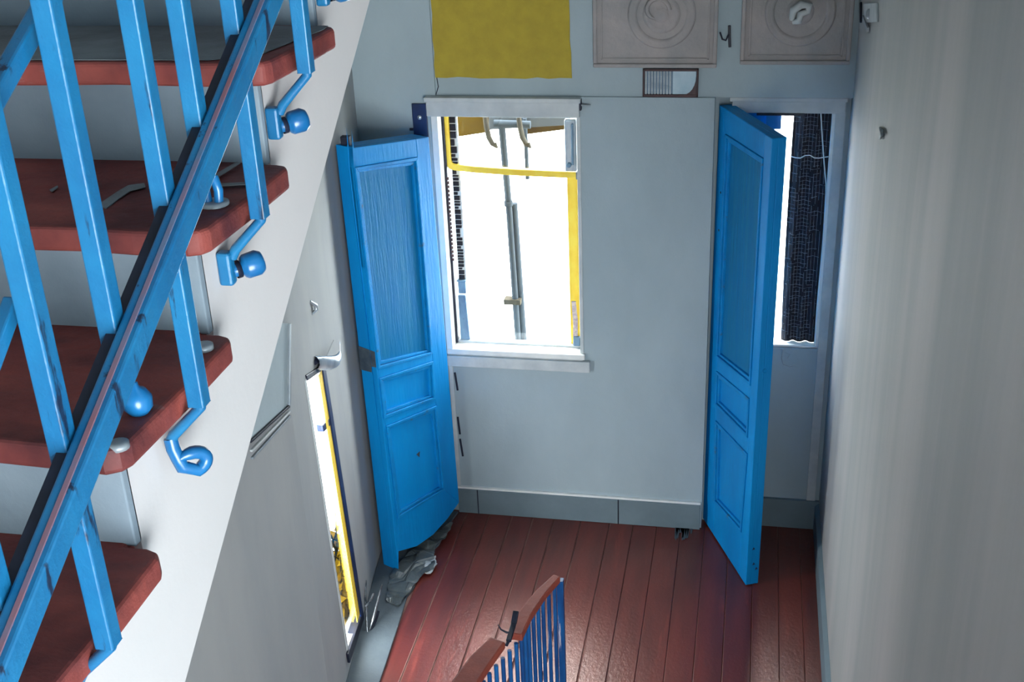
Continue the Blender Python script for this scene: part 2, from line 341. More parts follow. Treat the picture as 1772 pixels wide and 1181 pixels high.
gr_ = struct('ground', MB().box(-9, 9, 5.72, 16, -.3, -.02).box(-9, -2.0, 2, 5.72, -.3, -.02), white_m, label='bright paved ground outside the windows', cat='ground')

# ------------------------------------------------------------------ window_2 (behind the right leaf)
w2 = bpy.data.objects.new('window_2', None); C.objects.link(w2); w2.location = (.12, 5.5, 1.04); w2['kind'] = 'structure'
w2['label'] = 'narrow window showing black netting beside the right blue leaf'; w2['category'] = 'window'
obj('head_board', MB().box(-.09, .405, BAY-.05, BAY, 2.215, 2.28).box(-.10, .41, BAY-.06, BAY, 2.268, 2.288), trim_m, w2, .004)
obj('casing', MB().box(.365, .41, BAY-.012, BAY, .17, 2.215), trim_m, w2, .003)
obj('frame_stile', MB().box(.352, .366, BAY, BAY+.08, 1.04, 2.215), white_m, w2, .002)
obj('frame_stile', MB().box(-.12, -.095, BAY, BAY+.08, 1.04, 2.215), white_m, w2, .002)
obj('frame_rail', MB().box(-.12, .365, BAY, BAY+.08, 1.035, 1.05), white_m, w2, .002)
obj('frame_rail', MB().box(-.12, .365, BAY+.01, BAY+.08, 2.205, 2.216), white_m, w2, .002)
obj('blue_stop', MB().box(.062, .13, BAY-.045, BAY-.008, 2.14, 2.214), mat('stop_blue', (20, 130, 205), rough=.4), w2, .004, label='bright blue stop block at the head')
obj('light_blocker', MB().box(-.12, .105, BAY+.02, BAY+.045, 1.05, 2.205), door_m, w2, .003)  # added board behind the leaf, cuts window light on the right wall
obj('head_strip', MB().box(.02, .23, BAY-.055, BAY-.04, 2.205, 2.216), dark_m, w2, .002, label='dark strip under the head board')
obj('pane', MB().box(-.12, .365, BAY+.14, BAY+.144, 1.04, 2.215), sky_glass, w2)
# netting
YN = BAY+.055
n1 = thing('netting_curtain', 'black net curtain with a grid of pale threads in the narrow right window', 'curtain', (.27, YN, 1.05))
zt, zb = 2.207, 1.052
def edge(t): return (.186+.006*t-.006*math.sin(t*3), .302+.05*min(1, t*3.2)-.002*math.sin(t*9))
def netp(s, t, d=0):
    l = edge(t)[0]; x = l+(.3525-l)*s
    return (x, YN-d+.010*math.sin(s*17+t*2)+.004*math.sin(t*11), zt+(zb-zt)*t)
m = MB(); NS, NT = 18, 36
vs = [netp(i/NS, j/NT) for j in range(NT+1) for i in range(NS+1)]
m.add(vs, [(j*(NS+1)+i, j*(NS+1)+i+1, (j+1)*(NS+1)+i+1, (j+1)*(NS+1)+i) for j in range(NT) for i in range(NS)], True)
c_ = obj('cloth', m, black_m, n1); md = c_.modifiers.new('t', 'SOLIDIFY'); md.thickness = .003
m = MB()
for j in range(1, 62):
    t_ = j/62+random.uniform(-.003, .003); s0 = random.uniform(0, .3); s1 = random.uniform(.6, 1)
    pp = [netp(s0+(s1-s0)*k/5, t_+random.uniform(-.0012, .0012), .005) for k in range(6)]
    m.tube(pp, .0009, n=3)
for i in range(1, 11):
    t0 = 0
    while t0 < .97:
        t1 = min(.99, t0+random.uniform(.08, .25))
        pp = [netp(i/11, t0+(t1-t0)*k/4, .005) for k in range(5)]; m.tube(pp, .0009, n=3); t0 = t1+random.uniform(.004, .03)
th = obj('thread', m, thread_m, n1); th['kind'] = 'stuff'
obj('cord', MB().tube([netp(s/8, .19+.006*math.sin(s*1.3), .010) for s in range(9)], .0028, n=6), white_m, n1, label='pale cord tied across the net')
obj('hem', MB().tube([(edge(k/30)[1], netp(.9, k/30)[1]-.012, netp(0, k/30)[2]) for k in range(31)], .0032, n=6), white_m, n1, label='white side hem')
pp = [(.20, YN-.09, 1.04), (.195, YN-.10, 1.0), (.205, YN-.10, .965), (.235, YN-.1, .955), (.262, YN-.1, .965)]
tag(recenter(obj('loose_cord', MB().tube(pp, .0022, n=6).tube([(.21, YN-.095, 1.03), (.235, YN-.1, 1.02), (.222, YN-.1, 1.0)], .0018, n=6), steel_m), pp[0]), 'thin pale cord curling below the net curtain', 'cord')

# ------------------------------------------------------------------ door leaves
def leaf(a, b, off, outline, thick, panels, name, label, mouldm, extra=None):
    a = Vector((*a, 0)); b = Vector((*b, 0)); d = (b-a).normalized(); n = Vector((off[0], off[1], 0)) - d*Vector((off[0], off[1], 0)).dot(d)
    n.normalize()                                  # points from the seen face into the leaf
    P = lambda s, z, k=0.: a+d*s+Vector((0, 0, z))+n*k
    t = thing(name, label, 'door', a)
    # frame = the slab with the panel fields sunk in it: stiles and rails joined as rectangles between panel fields
    def quad(p): return [P(s, z) for s, z in p]
    o_ = outline
    back = obj('core', MB().prism([P(s, z, .028) for s, z in o_['core']], n*(thick-.028)), door_m, t, .004)
    for nm, poly in o_['frame']:
        obj(nm, MB().prism(quad(poly), n*.03), door_m, t, .0035)
    for nm, pq, mt in panels:
        obj(nm, MB().prism([P(s, z, .014) for s, z in pq], n*.016), mt, t, .002)
        c = Vector((sum(s for s, z in pq)/4, sum(z for s, z in pq)/4))
        m = MB()
        for i in range(4):
            p, q_ = pq[i], pq[(i+1) % 4]
            for w, k0 in ((.0, .0), (.016, .008)):
                def inn(pt, e): v = (c-Vector(pt)); l = max(abs(v.x), 1e-6); return (pt[0]+math.copysign(e, v.x), pt[1]+math.copysign(e, v.y))
                e0, e1 = w, w+.014
                m.prism([P(*inn(p, e0), k0-.006), P(*inn(q_, e0), k0-.006), P(*inn(q_, e1), k0-.006), P(*inn(p, e1), k0-.006)], n*.02)
        obj('moulding', m, mouldm, t, .0025)
        p, q_ = pq[3], pq[2]
        m = MB().prism([P(p[0]+.02, p[1]+.012, .004), P(q_[0]-.02, q_[1]+.012, .004), P(q_[0]-.028, q_[1]+.021, .011), P(p[0]+.028, p[1]+.021, .011)], n*.004)
        obj('worn_ledge', m, ledge_m, t, label='greyish worn ledge of the moulding')
    if extra: extra(t, P, n)
    return t
# left leaf: seen face from the free edge (near) to the hinge edge (far)
LA, LB = (-1.648, 4.791), (-1.427, 5.24)
def LS(u, v):
    p = pl(u, v, LA, LB); d = Vector((LB[0]-LA[0], LB[1]-LA[1])).normalized()
    return ((p.x-LA[0])*d.x+(p.y-LA[1])*d.y, p.z)
f0, f1 = LS(611, 256), LS(742, 237)
g0, g1 = LS(690, 990), LS(795, 870)
pu = [LS(613, 290), LS(722, 272), LS(748, 612), LS(654, 640)]
pm = [LS(656, 655), LS(749, 625), LS(753, 690), LS(664, 725)]
plw = [LS(668, 738), LS(755, 702), LS(769, 848), LS(688, 898)]
bott = [LS(690, 955), LS(722, 946), LS(750, 926), LS(775, 898), LS(795, 872)]
frame = [('stile', [f0, (f0[0]+.0, f0[1]), pu[0], pu[3], pm[0], pm[3], plw[0], plw[3], bott[0], g0, (g0[0]-.004, .02)]),
         ('stile', [f1, g1, plw[2], plw[1], pm[2], pm[1], pu[2], pu[1], (pu[1][0], f0[1]+(f1[1]-f0[1])*.84)]),
         ('top_rail', [f0, (pu[1][0], f0[1]+(f1[1]-f0[1])*.84), pu[1], pu[0]]),
         ('lock_rail', [pu[3], pu[2], pm[1], pm[0]]), ('lock_rail', [pm[3], pm[2], plw[1], plw[0]]),
         ('bottom_rail', [plw[3], plw[2], g1] + bott[-2::-1])]
frame[0] = ('stile', [f0, pu[0], pu[3], pm[0], pm[3], plw[0], plw[3], bott[0], g0])
core = [f0, f1, g1] + bott[-2::-1] + [g0]
def extraL(t, P, n):
    # bare worn patch where the lock sat, on the free edge face
    q_ = [(.0, 1.255), (.105, 1.25), (.104, 1.17), (.075, 1.165), (.07, 1.135), (.0, 1.13)]
    s0 = lambda z: g0[0]+(f0[0]-g0[0])*(z-g0[1])/(f0[1]-g0[1])-.0015
    obj('bare_patch', MB().prism([P(s0(z), z, .105-k) for k, z in q_], (P(-.001, 0)-P(0, 0))), doorw_m, t, label='bare dark patch where the lock was')
    c = LS(727, 790); obj('dent', MB().prism([P(c[0]-.012, c[1]+.012, .012), P(c[0]+.014, c[1]+.016, .012), P(c[0]+.008, c[1]-.014, .012)], n*.004), doorw_m, t)
    # foot block closing the lower free end, pintle on top
    s_ = f0[0]
    obj('pintle', MB().box(P(s_+.01, 0, .06).x-.02, P(s_+.01, 0, .06).x+.02, P(s_+.02, 0, .06).y, P(s_+.02, 0, .06).y+.03, f0[1]-.01, f0[1]+.035), dark_m, t, .003, label='dark iron pintle')
leaf(LA, LB, (-1, 0), dict(core=core, frame=frame), .105,
     [('panel', pu, panel_m), ('panel', pm, door_m), ('panel', plw, door_m)], 'door_leaf',
     'blue panelled door leaf folded back against the left wall', mould_m, extraL)
hp = thing('hinge_plate', 'dark navy iron plate beside the top left of the bright window', 'hinge', (-1.53, YB-.01, 2.1))
obj('plate', MB().box(-1.565, -1.495, YB-.014, YB, 2.07, 2.255), navy_m, hp, .003)
obj('screw', MB().lathe((-1.53, YB-.014, 2.19), (0, -1, 0), [(0, .011), (.004, .009), (.005, 0)]), silver_m, hp)
obj('screw', MB().lathe((-1.522, YB-.014, 2.10), (0, -1, 0), [(0, .008), (.004, .006), (.005, 0)]), dark_m, hp)
obj('pin', MB().box(-1.585, -1.565, YB-.012, YB-.002, 2.125, 2.137), dark_m, hp, .002)

# right leaf: seen face from the hinge edge (far) to the free edge (near)
RA, RB = (-.150, 5.44), (.073, 4.916)
def RS(u, v):
    p = pl(u, v, RA, RB); d = Vector((RB[0]-RA[0], RB[1]-RA[1])).normalized()
    return ((p.x-RA[0])*d.x+(p.y-RA[1])*d.y, p.z)
f0, f1 = RS(1245, 182), RS(1336, 240)
g0, g1 = RS(1216, 900), (RS(1290, 1015)[0], .004)
g0 = (g0[0], .012)
pu = [RS(1256, 232), RS(1321, 274), RS(1299, 668), RS(1240, 618)]
pm = [RS(1240, 642), RS(1297, 690), RS(1294, 758), RS(1238, 700)]
plw = [RS(1239, 728), RS(1294, 786), RS(1283, 922), RS(1236, 868)]
tt = (pu[1][0], f0[1]+(f1[1]-f0[1])*.8); bt = (plw[2][0], .006)
frame = [('stile', [f0, pu[0], pu[3], pm[0], pm[3], plw[0], plw[3], (plw[3][0], .01), g0]),
         ('stile', [f1, g1, bt, plw[2], plw[1], pm[2], pm[1], pu[2], pu[1], tt]),
         ('top_rail', [f0, tt, pu[1], pu[0]]), ('lock_rail', [pu[3], pu[2], pm[1], pm[0]]), ('lock_rail', [pm[3], pm[2], plw[1], plw[0]]),
         ('bottom_rail', [plw[3], plw[2], bt, (plw[3][0], .01)])]
def extraR(t, P, n):
    s1 = lambda z: g1[0]+(f1[0]-g1[0])*(z-g1[1])/(f1[1]-g1[1])
    e = MB().lathe(P(s1(1.18)+.0005, 1.18, .03), P(1, 0)-P(0, 0), [(0, .008), (.0, .012), (.003, .012), (.003, .008), (0, .008)])
    obj('keyhole_ring', e, mould_m, t)
    for z, k in ((.21, .03), (.12, .035), (.09, .05)):
        obj('chip', MB().prism([P(s1(z), z, k-.006), P(s1(z)+.0, z+.015, k), P(s1(z), z+.003, k+.008)], (P(.0015, 0)-P(0, 0))), navy_m, t)
    for (u, v) in ((1243, 330), (1240, 395)):
        c = RS(u, v); obj('nail_hole', MB().lathe(P(c[0]+.03, c[1], 0), -n, [(0, .006), (.002, .005), (.002, 0)], 8), dark_m, t)
leaf(RA, RB, (1, .1), dict(core=[f0, f1, g1, g0], frame=frame), .066,
     [('panel', pu, panel_m), ('panel', pm, door_m), ('panel', plw, door_m)], 'door_leaf',
     'blue panelled door leaf standing open into the room at the right', mould_m, extraR)

# ------------------------------------------------------------------ tall slot window in the left wall
w3 = bpy.data.objects.new('window_3', None); C.objects.link(w3); w3.location = (-1.70, 4.15, .08); w3['kind'] = 'structure'
w3['label'] = 'tall narrow floor-level window in the left wall'; w3['category'] = 'window'
def slotbar(p, q_, w, dep, d0): # a bar along the slot edge p->q, w wide towards +y, from d0 proud
    (y0, z0), (y1, z1) = p, q_
    return MB().prism([on_left(y0, z0, d0), on_left(y1, z1, d0), on_left(y1+w, z1, d0), on_left(y0+w, z0, d0)], (-dep, 0, 0))
S0, S1, S2, S3 = SLOT
obj('frame_stile', slotbar((S1[0]-.002, S1[1]+.03), (S2[0]-.002, S2[1]-.02), .05, .008, .012), navy_m, w3, .003, label='dark navy stile')
obj('yellow_stile', slotbar((S1[0]-.055, S1[1]), (S2[0]-.065, S2[1]+.02), .058, .004, .006), yel_m, w3, 0, label='yellow stile')
obj('casing', slotbar((S1[0]-.004, S1[1]), (S2[0]-.004, S2[1]), .29, .006, .002), lwall_m, w3)
obj('frame_stile', slotbar((S0[0]-.02, S0[1]), (S3[0]-.02, S3[1]), .022, .03, .004), trim_m, w3, .002)
obj('frame_rail', MB().prism([on_left(4.02, .12, .012), on_left(4.39, .07, .012), on_left(4.39, .02, .012), on_left(4.03, .06, .012)], (-.04, 0, 0)), dark_m, w3, .003, label='dark bottom rail')
obj('frame_rail', MB().prism([on_left(3.93, 1.56, .006), on_left(4.20, 1.47, .006), on_left(4.20, 1.445, .006), on_left(3.94, 1.53, .006)], (-.03, 0, 0)), dark_m, w3, .003)
obj('glazing_bar', MB().prism([on_left(4.10, 1.24, .002), on_left(4.215, 1.215, .008), on_left(4.215, 1.18, .008), on_left(4.105, 1.205, .002)], (-.03, 0, 0)), navy_m, w3, .003)
obj('pane', MB().prism([on_left(y, z, -.006) for y, z in SLOT], (-.003, 0, 0)), sky_glass, w3)

# yellow shrub outside it
sh = thing('yellow_shrub', 'yellow-leaved shrub outside the foot of the narrow left window', 'shrub', (-1.86, 4.5, -.02))
m = MB(); tw = MB()
for i in range(600):
    y = random.uniform(4.30, 4.75); z = random.triangular(-.02, .34, .08); x = min(-1.66-.39*(y-4.05)+random.uniform(-.09, .06), lwx(y)-.075)
    c = Vector((x, y, z)); d = Vector((random.gauss(0, 1), random.gauss(0, 1), random.gauss(0, 1))).normalized(); e = d.orthogonal().normalized(); r = random.uniform(.02, .045)
    m.add([c-d*r, c+e*r*.5, c+d*r, c-e*r*.5], [(0, 1, 2, 3)])
l_ = obj('foliage', m, leafy_m, sh); l_['kind'] = 'stuff'
for i in range(24):
    y = random.uniform(4.35, 4.7); x = min(-1.66-.39*(y-4.05)+random.uniform(-.06, .04), lwx(y)-.08)
    tw.tube([(x, y, 0), (x+random.uniform(-.03, .03), y+random.uniform(-.1, .1), .2), (x+random.uniform(-.05, .05), y+random.uniform(-.15, .15), .36)], [.009, .006, .003], 5)
l_ = obj('twig', tw, twig_m, sh); l_['kind'] = 'stuff'

# ------------------------------------------------------------------ the staircase
XS = -.70; XE = -.66; XW = -1.69
ris = [-.49, -.225, .04, .305, .57, .835, 1.101, 1.370, 1.635, 1.897, 2.16, 2.42]
tops = [2.05, 2.205, 2.36, 2.515, 2.67, 2.83, 2.985, 3.138, 3.288, 3.44, 3.592, 3.745]
SLP = .664
low = lambda y: 2.579+SLP*(y-1.135)
st = thing('staircase', 'flight of red-brown treads with a white plastered string at the upper left', 'stairs', (-1.2, -.55, low(-.55)))
TH = .034
pts = []
for y, z in zip(ris, tops): pts += [(y, (pts[-1][1] if pts else z-.155)), (y, z-TH)]
pts.append((2.68, tops[-1]-TH))
poly = [(XS, -.55, low(-.55)), (XS, -.55, 1.9)] + [(XS, y, z) for y, z in pts[0:]] + [(XS, 2.68, low(2.68))]
obj('string', MB().prism(poly, (-.06, 0, 0)), string_m, st)
poly2 = [(XS-.06, -.55, low(-.55)+.01)] + [(XS-.06, y+.02, z-.04) for y, z in pts] + [(XS-.06, 2.68, low(2.68)+.01)]
obj('soffit', MB().prism(poly2, (XW-XS+.06, 0, 0)), riser_m, st)
for k, (y, z) in enumerate(zip(ris, tops)):
    zb = (tops[k-1] if k else z-.155)-.004
    obj('riser', MB().box(XW, XS, y-.012, y+.004, zb, z-TH+.002), riser_m, st, .002)
for k, (y, z) in enumerate(zip(ris, tops)):
    yn = y-.066; yf = (ris[k+1] if k+1 < len(ris) else y+.266)-.004; yff = yf-.012
    rnd = random.Random(k)
    pl_ = []
    N = 14
    for i in range(N+1):
        x = XW+(XE-.022-XW)*i/N; pl_.append((x, yn+.006*math.sin(i*1.7+k)*(.5+.5*rnd.random())))
    pl_ += [(XE-.006, yn+.006), (XE, yn+.022), (XE+.002, (yn+yff)/2), (XE, yff-.02), (XE-.006, yff-.006), (XE-.022, yff), (XS-.01, yff), (XS-.01, yf+.01), (XW, yf+.01)]
    tl = lambda yy: z+.010*(yf-yy)/(yf-yn)
    a_ = [(x, yy, tl(yy)-TH) for x, yy in pl_]; b_ = [(x, yy, tl(yy)) for x, yy in pl_]
    n = len(a_); m = MB().add(a_+b_, [tuple(range(n))[::-1], tuple(range(n, 2*n))]+[(i, (i+1) % n, (i+1) % n+n, i+n) for i in range(n)])
    obj('tread', m, tread_m, st, .007, 3)
    if abs(z-3.288) < .01 or abs(z-3.44) < .01:
        pz_ = [(XW, yn+.012), (XS-.05, yn+.012), (XE-.03, yn+.05), (XE-.008, yf-.06), (XE-.012, yff-.012), (XS-.01, yff-.012), (XW, yf-.002)]
        obj('plaster_dust', MB().prism([(x, yy, tl(yy)+.0008) for x, yy in pz_], (0, 0, .0012)), dust_m, st, label='grey plaster film worn over the tread')
def smear(z0, uv):
    obj('plaster_smear', MB().prism([pz(u, v, z0+.0065) for u, v in uv], (0, 0, .0012)), dust_m, st)
smear(3.139, [(168, 357), (200, 335), (222, 322), (250, 318), (252, 325), (226, 331), (206, 345), (184, 362)])
smear(3.139, [(372, 303), (410, 281), (416, 283), (380, 306)])
smear(3.139, [(378, 319), (430, 316), (430, 320), (380, 323)])
smear(3.139, [(86, 330), (100, 322), (101, 325), (90, 333)])
for (u, v, r) in ((352, 600, .013), (205, 770, .012)):
    p = pz(u, v, 2.992); obj('nail_plate', MB().lathe(p, (0, 0, 1), [(-.004, 0), (-.004, r), (.0025, r), (.004, r*.5), (.004, 0)]), steel_m, st)

# ------------------------------------------------------------------ the balustrade of that flight
XB = -.63; XRl = -.604
rz = lambda y: 3.399+.551*(y-1.471)
bal = thing('stair_balustrade', 'bright blue iron balustrade fixed along the flight of stairs', 'railing', (XB, 1.0, 2.7))
def railbar(name, x, dz, y0, y1, w, h, mm): return obj(name, MB().bar((x, y0, rz(y0)+dz), (x, y1, rz(y1)+dz), w, h), mm, bal, .003)
lr = railbar('lower_rail', XRl, 0, .35, 2.3, .024, .030, blue_m)
obj('worn_stripe', MB().bar((XRl+.002, .35, rz(.35)+.0155*1.14), (XRl+.002, 2.3, rz(2.3)+.0155*1.14), .005, .003), raild_m, lr, label='worn reddish stripe along the rail')
obj('shade_strip', MB().bar((XRl-.020, .35, rz(.35)-.004), (XRl-.020, 2.3, rz(2.3)-.004), .015, .02), dark_m, lr, label='dark strip standing in for the shaded side of the rail')  # dark bar put in for the shade on the rail's left side
railbar('middle_rail', -.66, .292, .72, 2.3, .016, .020, blue_m)
railbar('handrail', -.62, .80, .45, 2.3, .05, .035, blue_m)
longs = [(1.905, 3.415), (1.641, 3.269), (1.415, 3.130), (1.169, 2.982), (.895, 2.847), (.63, 2.69)]
for k, (y, zk) in enumerate(longs):
    t_ = MB().tube([(XB, y-.002, rz(y)+.79), (XB, y, zk)], .0105, square=True)
    t_.tube([(XB, y, zk+.01), (XB+.001, y, zk-.004), (XB-.045, y+.008, zk-.050), (XB-.052, y+.008, zk-.062)], .0075, n=8)
    bb_ = obj('baluster', t_, blue_m, bal, .002)
    if k == 4: continue
    if k != 3:
        obj('bracket', MB().box(XS, XS+.020, y-.006, y+.012, zk-.100, zk-.052), blue_m, bb_, .004)
        obj('bolt_cap', MB().lathe((XS+.014, y+.012, zk-.084), (.75, .66, .12), [(0, .010), (.013, .010), (.015, .0145), (.019, .0175), (.036, .018), (.043, .014), (.046, 0)], 16), knob_m, bb_)
        obj('washer', MB().lathe((XS+.014, y+.012, zk-.084), (.75, .66, .12), [(.004, .0125), (.011, .0125), (.011, .009)], 12), dark_m, bb_, label='dark gap ring behind the cap')
    else:
        hk = [(XB-.05, y+.008, zk-.055)] + [(XB-.052+.004*i, y+.006, zk-.055-.013*i) for i in range(1, 4)]
        hk += [(XB-.032+.014*math.sin(a), y+.012+.016*math.sin(a), zk-.102+.014*(1-math.cos(a))-.004) for a in [.4+.26*q for q in range(14)]]
        obj('hook', MB().tube(hk, [.009]*4+[.0085]*11+[.0075, .006, .004]), knob_m, bb_, label='curled hook foot instead of a bolt cap')
for y in (1.53, 1.275, 1.017, .755):
    obj('baluster', MB().tube([(XB, y-.002, rz(y)+.79), (XB, y, rz(y)-.038)], .0105, square=True), blue_m, bal, .002)
obj('brace', MB().bar(px(24, 520, -.655), px(-24, 650, -.655), .014, .016), blue_m, bal, .002)
p = pz(240, 705, 3.0); p = Vector((p.x, p.y, 2.99))
obj('foot_knob', MB().lathe(p, (0, 0, 1), [(0, .008), (.004, .012), (.010, .0165), (.022, .0175), (.032, .012), (.036, .005), (.042, .004), (.043, 0)], 14), knob_m, bal)
p = pz(368, 352, 3.148); p = Vector((p.x, p.y, 3.146))
f_ = obj('foot_hook', MB().tube([(p.x-.006, p.y, p.z), (p.x-.008, p.y, p.z+.03), (p.x-.002, p.y, p.z+.042), (p.x+.008, p.y, p.z+.036), (p.x+.011, p.y, p.z+.02), (p.x+.009, p.y, p.z+.004)], .0065), knob_m, bal)
obj('flange', MB().lathe((p.x+.002, p.y, p.z), (0, 0, 1), [(0, .020), (.004, .020), (.005, .012), (.005, 0)]), steel_m, f_)

# ------------------------------------------------------------------ landing balustrade at the bottom
lb = thing('landing_balustrade', 'red-capped railing of thin blue bars rising in front of the floor', 'railing', (-.70, 3.2, 0))
path = [pz(964, 996, .9), pz(935, 1025, .9), pz(908, 1062, .9), pz(893, 1098, .9)]
path2 = [pz(862, 1106, .93), pz(832, 1140, .93), pz(790, 1200, .93), pz(730, 1290, .93)]
def cap(pp, ws, h):
    m = MB(); vs = []
    for i, p in enumerate(pp):
        t_ = (pp[min(i+1, len(pp)-1)]-pp[max(i-1, 0)]).normalized(); s_ = t_.cross(Vector((0, 0, 1))).normalized()*ws[i]/2
        vs += [p-s_-Vector((0, 0, h)), p+s_-Vector((0, 0, h)), p+s_, p-s_]
    n = len(pp); fs = [(3, 2, 1, 0), tuple(4*(n-1)+k for k in range(4))]
    for i in range(n-1):
        for k in range(4): fs.append((4*i+k, 4*i+(k+1) % 4, 4*i+4+(k+1) % 4, 4*i+4+k))
    return m.add(vs, fs)
obj('cap_rail', cap(path, [.03, .042, .05, .044], .03), cap_m, lb, .005)
obj('cap_rail', cap(path2, [.062, .082, .088, .088], .03), cap_m, lb, .008)
full = [path[0]+Vector((.012, .01, 0)), path[1]+Vector((.012, 0, 0)), path[2]+Vector((.014, 0, 0)), path[3]+Vector((.01, 0, 0)), Vector((path2[1].x+.03, path2[1].y, .9)), Vector((path2[2].x+.03, path2[2].y, .9)), Vector((path2[3].x+.03, path2[3].y, .9))]
L_ = [0]
for a_, b_ in zip(full, full[1:]): L_.append(L_[-1]+(b_-a_).length)
def along(s):
    for i in range(len(full)-1):
        if s <= L_[i+1]: return full[i].lerp(full[i+1], (s-L_[i])/(L_[i+1]-L_[i]))
    return full[-1]
nb = 22
for i in range(nb):
    p = along(.004+(L_[-1]-.03)*i/nb); r = .008 if i else .012
    obj('bar', MB().tube([(p.x, p.y, .876), (p.x, p.y, .0)], r, square=(i == 0), n=6), lbal_m, lb)
p0 = along(.0); p1 = along(L_[-1])
obj('bottom_rail', MB().tube([(q.x, q.y, .10) for q in full], .010, n=6), lbal_m, lb)
h0 = pz(893, 1058, .95); h1 = pz(889, 1080, .92); h2 = pz(880, 1110, .91); h3 = pz(876, 1118, .905)
obj('iron_strap', MB().bar(h0, h1, .02, .012).bar(h1, h2, .018, .012).bar(h2, h3, .01, .01), dark_m, lb, .002, label='dark iron strap holding the two cap rails')
obj('iron_hook', MB().tube([pz(862, 1082, .93), pz(867, 1090, .925), pz(876, 1095, .92), pz(884, 1096, .915)], [.002, .003, .004, .004]), dark_m, lb)

# ------------------------------------------------------------------ things on the back wall
YW = YB+.012
tl, tr, br, bl = py(741, -90, YW), py(980, -90, YW), py(990, 135, YW), py(754, 134, YW)
pp = [tl, tr]
for k in range(1, 10): q_ = tr.lerp(br, k/10); pp.append(q_+Vector((random.uniform(-.004, .004), 0, 0)))
pp.append(br)
for k in range(1, 12): q_ = br.lerp(bl, k/12); pp.append(q_+Vector((0, 0, random.uniform(-.004, .004))))
pp.append(bl)
for k in range(1, 10): q_ = bl.lerp(tl, k/10); pp.append(q_+Vector((random.uniform(-.006, .006), 0, 0)))
o_ = obj('ochre_panel', MB().prism(pp, (0, -.006, 0)), yellow_m); tag(recenter(o_, (bl+br)/2), 'ochre yellow square of rough render above the bright window', 'panel')
m = MB(); cp = [py(752, 95, YW), py(754, 108, YW), py(751, 128, YW), py(755, 150, YW), py(750, 166, YW)]
o_ = obj('wall_crack', MB().tube([q_+Vector((.010, -.0005, 0)) for q_ in cp], .0022, n=5), dark_m, bpy.data.objects['wall_back'])
def plaque(x0, x1, z0, z1, cx_, cz, label, knot):
    t = thing('wall_plaque', label, 'plaque', ((x0+x1)/2, YW, z0), 'square plaster plaques above the right window')
    obj('board', MB().box(x0, x1, YW-.010, YW, z0, z1), pink_m, t, .003)
    for (a, b, c, d) in ((x0, x1, z0, z0+.018), (x0, x1, z1-.018, z1), (x0, x0+.018, z0+.018, z1-.018), (x1-.018, x1, z0+.018, z1-.018)):
        obj('frame_moulding', MB().box(a, b, YW-.024, YW-.010, c, d), pink_m, t, .005)
    i = .034
    for (a, b, c, d) in ((x0+i, x1-i, z0+i, z0+i+.008), (x0+i, x1-i, z1-i-.008, z1-i), (x0+i, x0+i+.008, z0+i, z1-i), (x1-i-.008, x1-i, z0+i, z1-i)):
        obj('bead', MB().box(a, b, YW-.016, YW-.010, c, d), pink_m, t, .002)
    ring = MB().lathe((cx_, YW-.008, cz), (0, -1, 0), [(0, .150), (.012, .145), (.016, .138), (.010, .128), (.013, .122), (.008, .112), (.003, .108)], 40)
    obj('ring', ring, pink_m, t)
    if knot == 0:
        obj('rosette', MB().lathe((cx_, YW-.008, cz), (0, -1, 0), [(0, .085), (.010, .075), (.013, .06), (.008, .045), (.02, .03), (.026, .015), (.027, 0)], 24), pink_m, t)
        obj('curl', MB().tube([(cx_-.02+.055*math.cos(a)*(1-.07*a), YW-.022, cz+.02+.055*math.sin(a)*(1-.07*a)) for a in [k*.4 for k in range(14)]], [.010]*10+[.008, .007, .006, .004]), pink_m, t)
    else:
        obj('rosette', MB().lathe((cx_, YW-.008, cz), (0, -1, 0), [(0, .06), (.012, .05), (.016, .03), (.017, 0)], 20), pink_m, t)
        obj('curl', MB().tube([(cx_-.035, YW-.035, cz-.03), (cx_-.03, YW-.045, cz+.01), (cx_, YW-.05, cz+.035), (cx_+.035, YW-.045, cz+.03), (cx_+.03, YW-.04, cz+.005), (cx_-.0, YW-.045, cz-.005), (cx_-.005, YW-.045, cz-.035), (cx_-.03, YW-.04, cz-.04)], [.012, .017, .018, .016, .014, .016, .015, .010]), trim_m, t, label='pale twisted knot in the middle')
    return t
plaque(-.709, -.163, 2.425, 2.97, -.407, 2.657, 'square plaster plaque with a ring and coiled rosette, nearer the yellow panel', 0)
plaque(-.063, .403, 2.44, 2.93, .182, 2.666, 'square plaster plaque with a ring and pale knot, in the right corner', 1)
# vent hatch under the first plaque
a_, b_ = py(1113, 118, YW), py(1208, 167, YW)
x0, x1, z0, z1 = a_.x, b_.x, b_.z, a_.z
v_ = thing('vent_hatch', 'small brown framed hatch half slatted half pale under the left plaque', 'vent', ((x0+x1)/2, YW, z0))
obj('frame', MB().box(x0, x1, YW-.018, YW, z0, z0+.012).box(x0, x1, YW-.018, YW, z1-.010, z1).box(x0, x0+.008, YW-.018, YW, z0, z1).box(x1-.008, x1, YW-.018, YW, z0, z1), brown_m, v_, .002)
obj('backing', MB().box(x0+.006, x1-.006, YW-.006, YW-.002, z0+.008, z1-.008), bluegrey_m, v_)
xm = x0+(x1-x0)*.54
ns = 9
for i in range(ns):
    xa = x0+.010+(xm-x0-.012)*i/ns
    obj('slat', MB().box(xa, xa+(xm-x0-.012)/ns*.62, YW-.014, YW-.005, z0+.012, z1-.010), slat_m, v_, .001)
obj('pale_panel', MB().box(xm, x1-.010, YW-.012, YW-.005, z0+.012, z1-.010), pale_m, v_, .002, label='pale blue half')
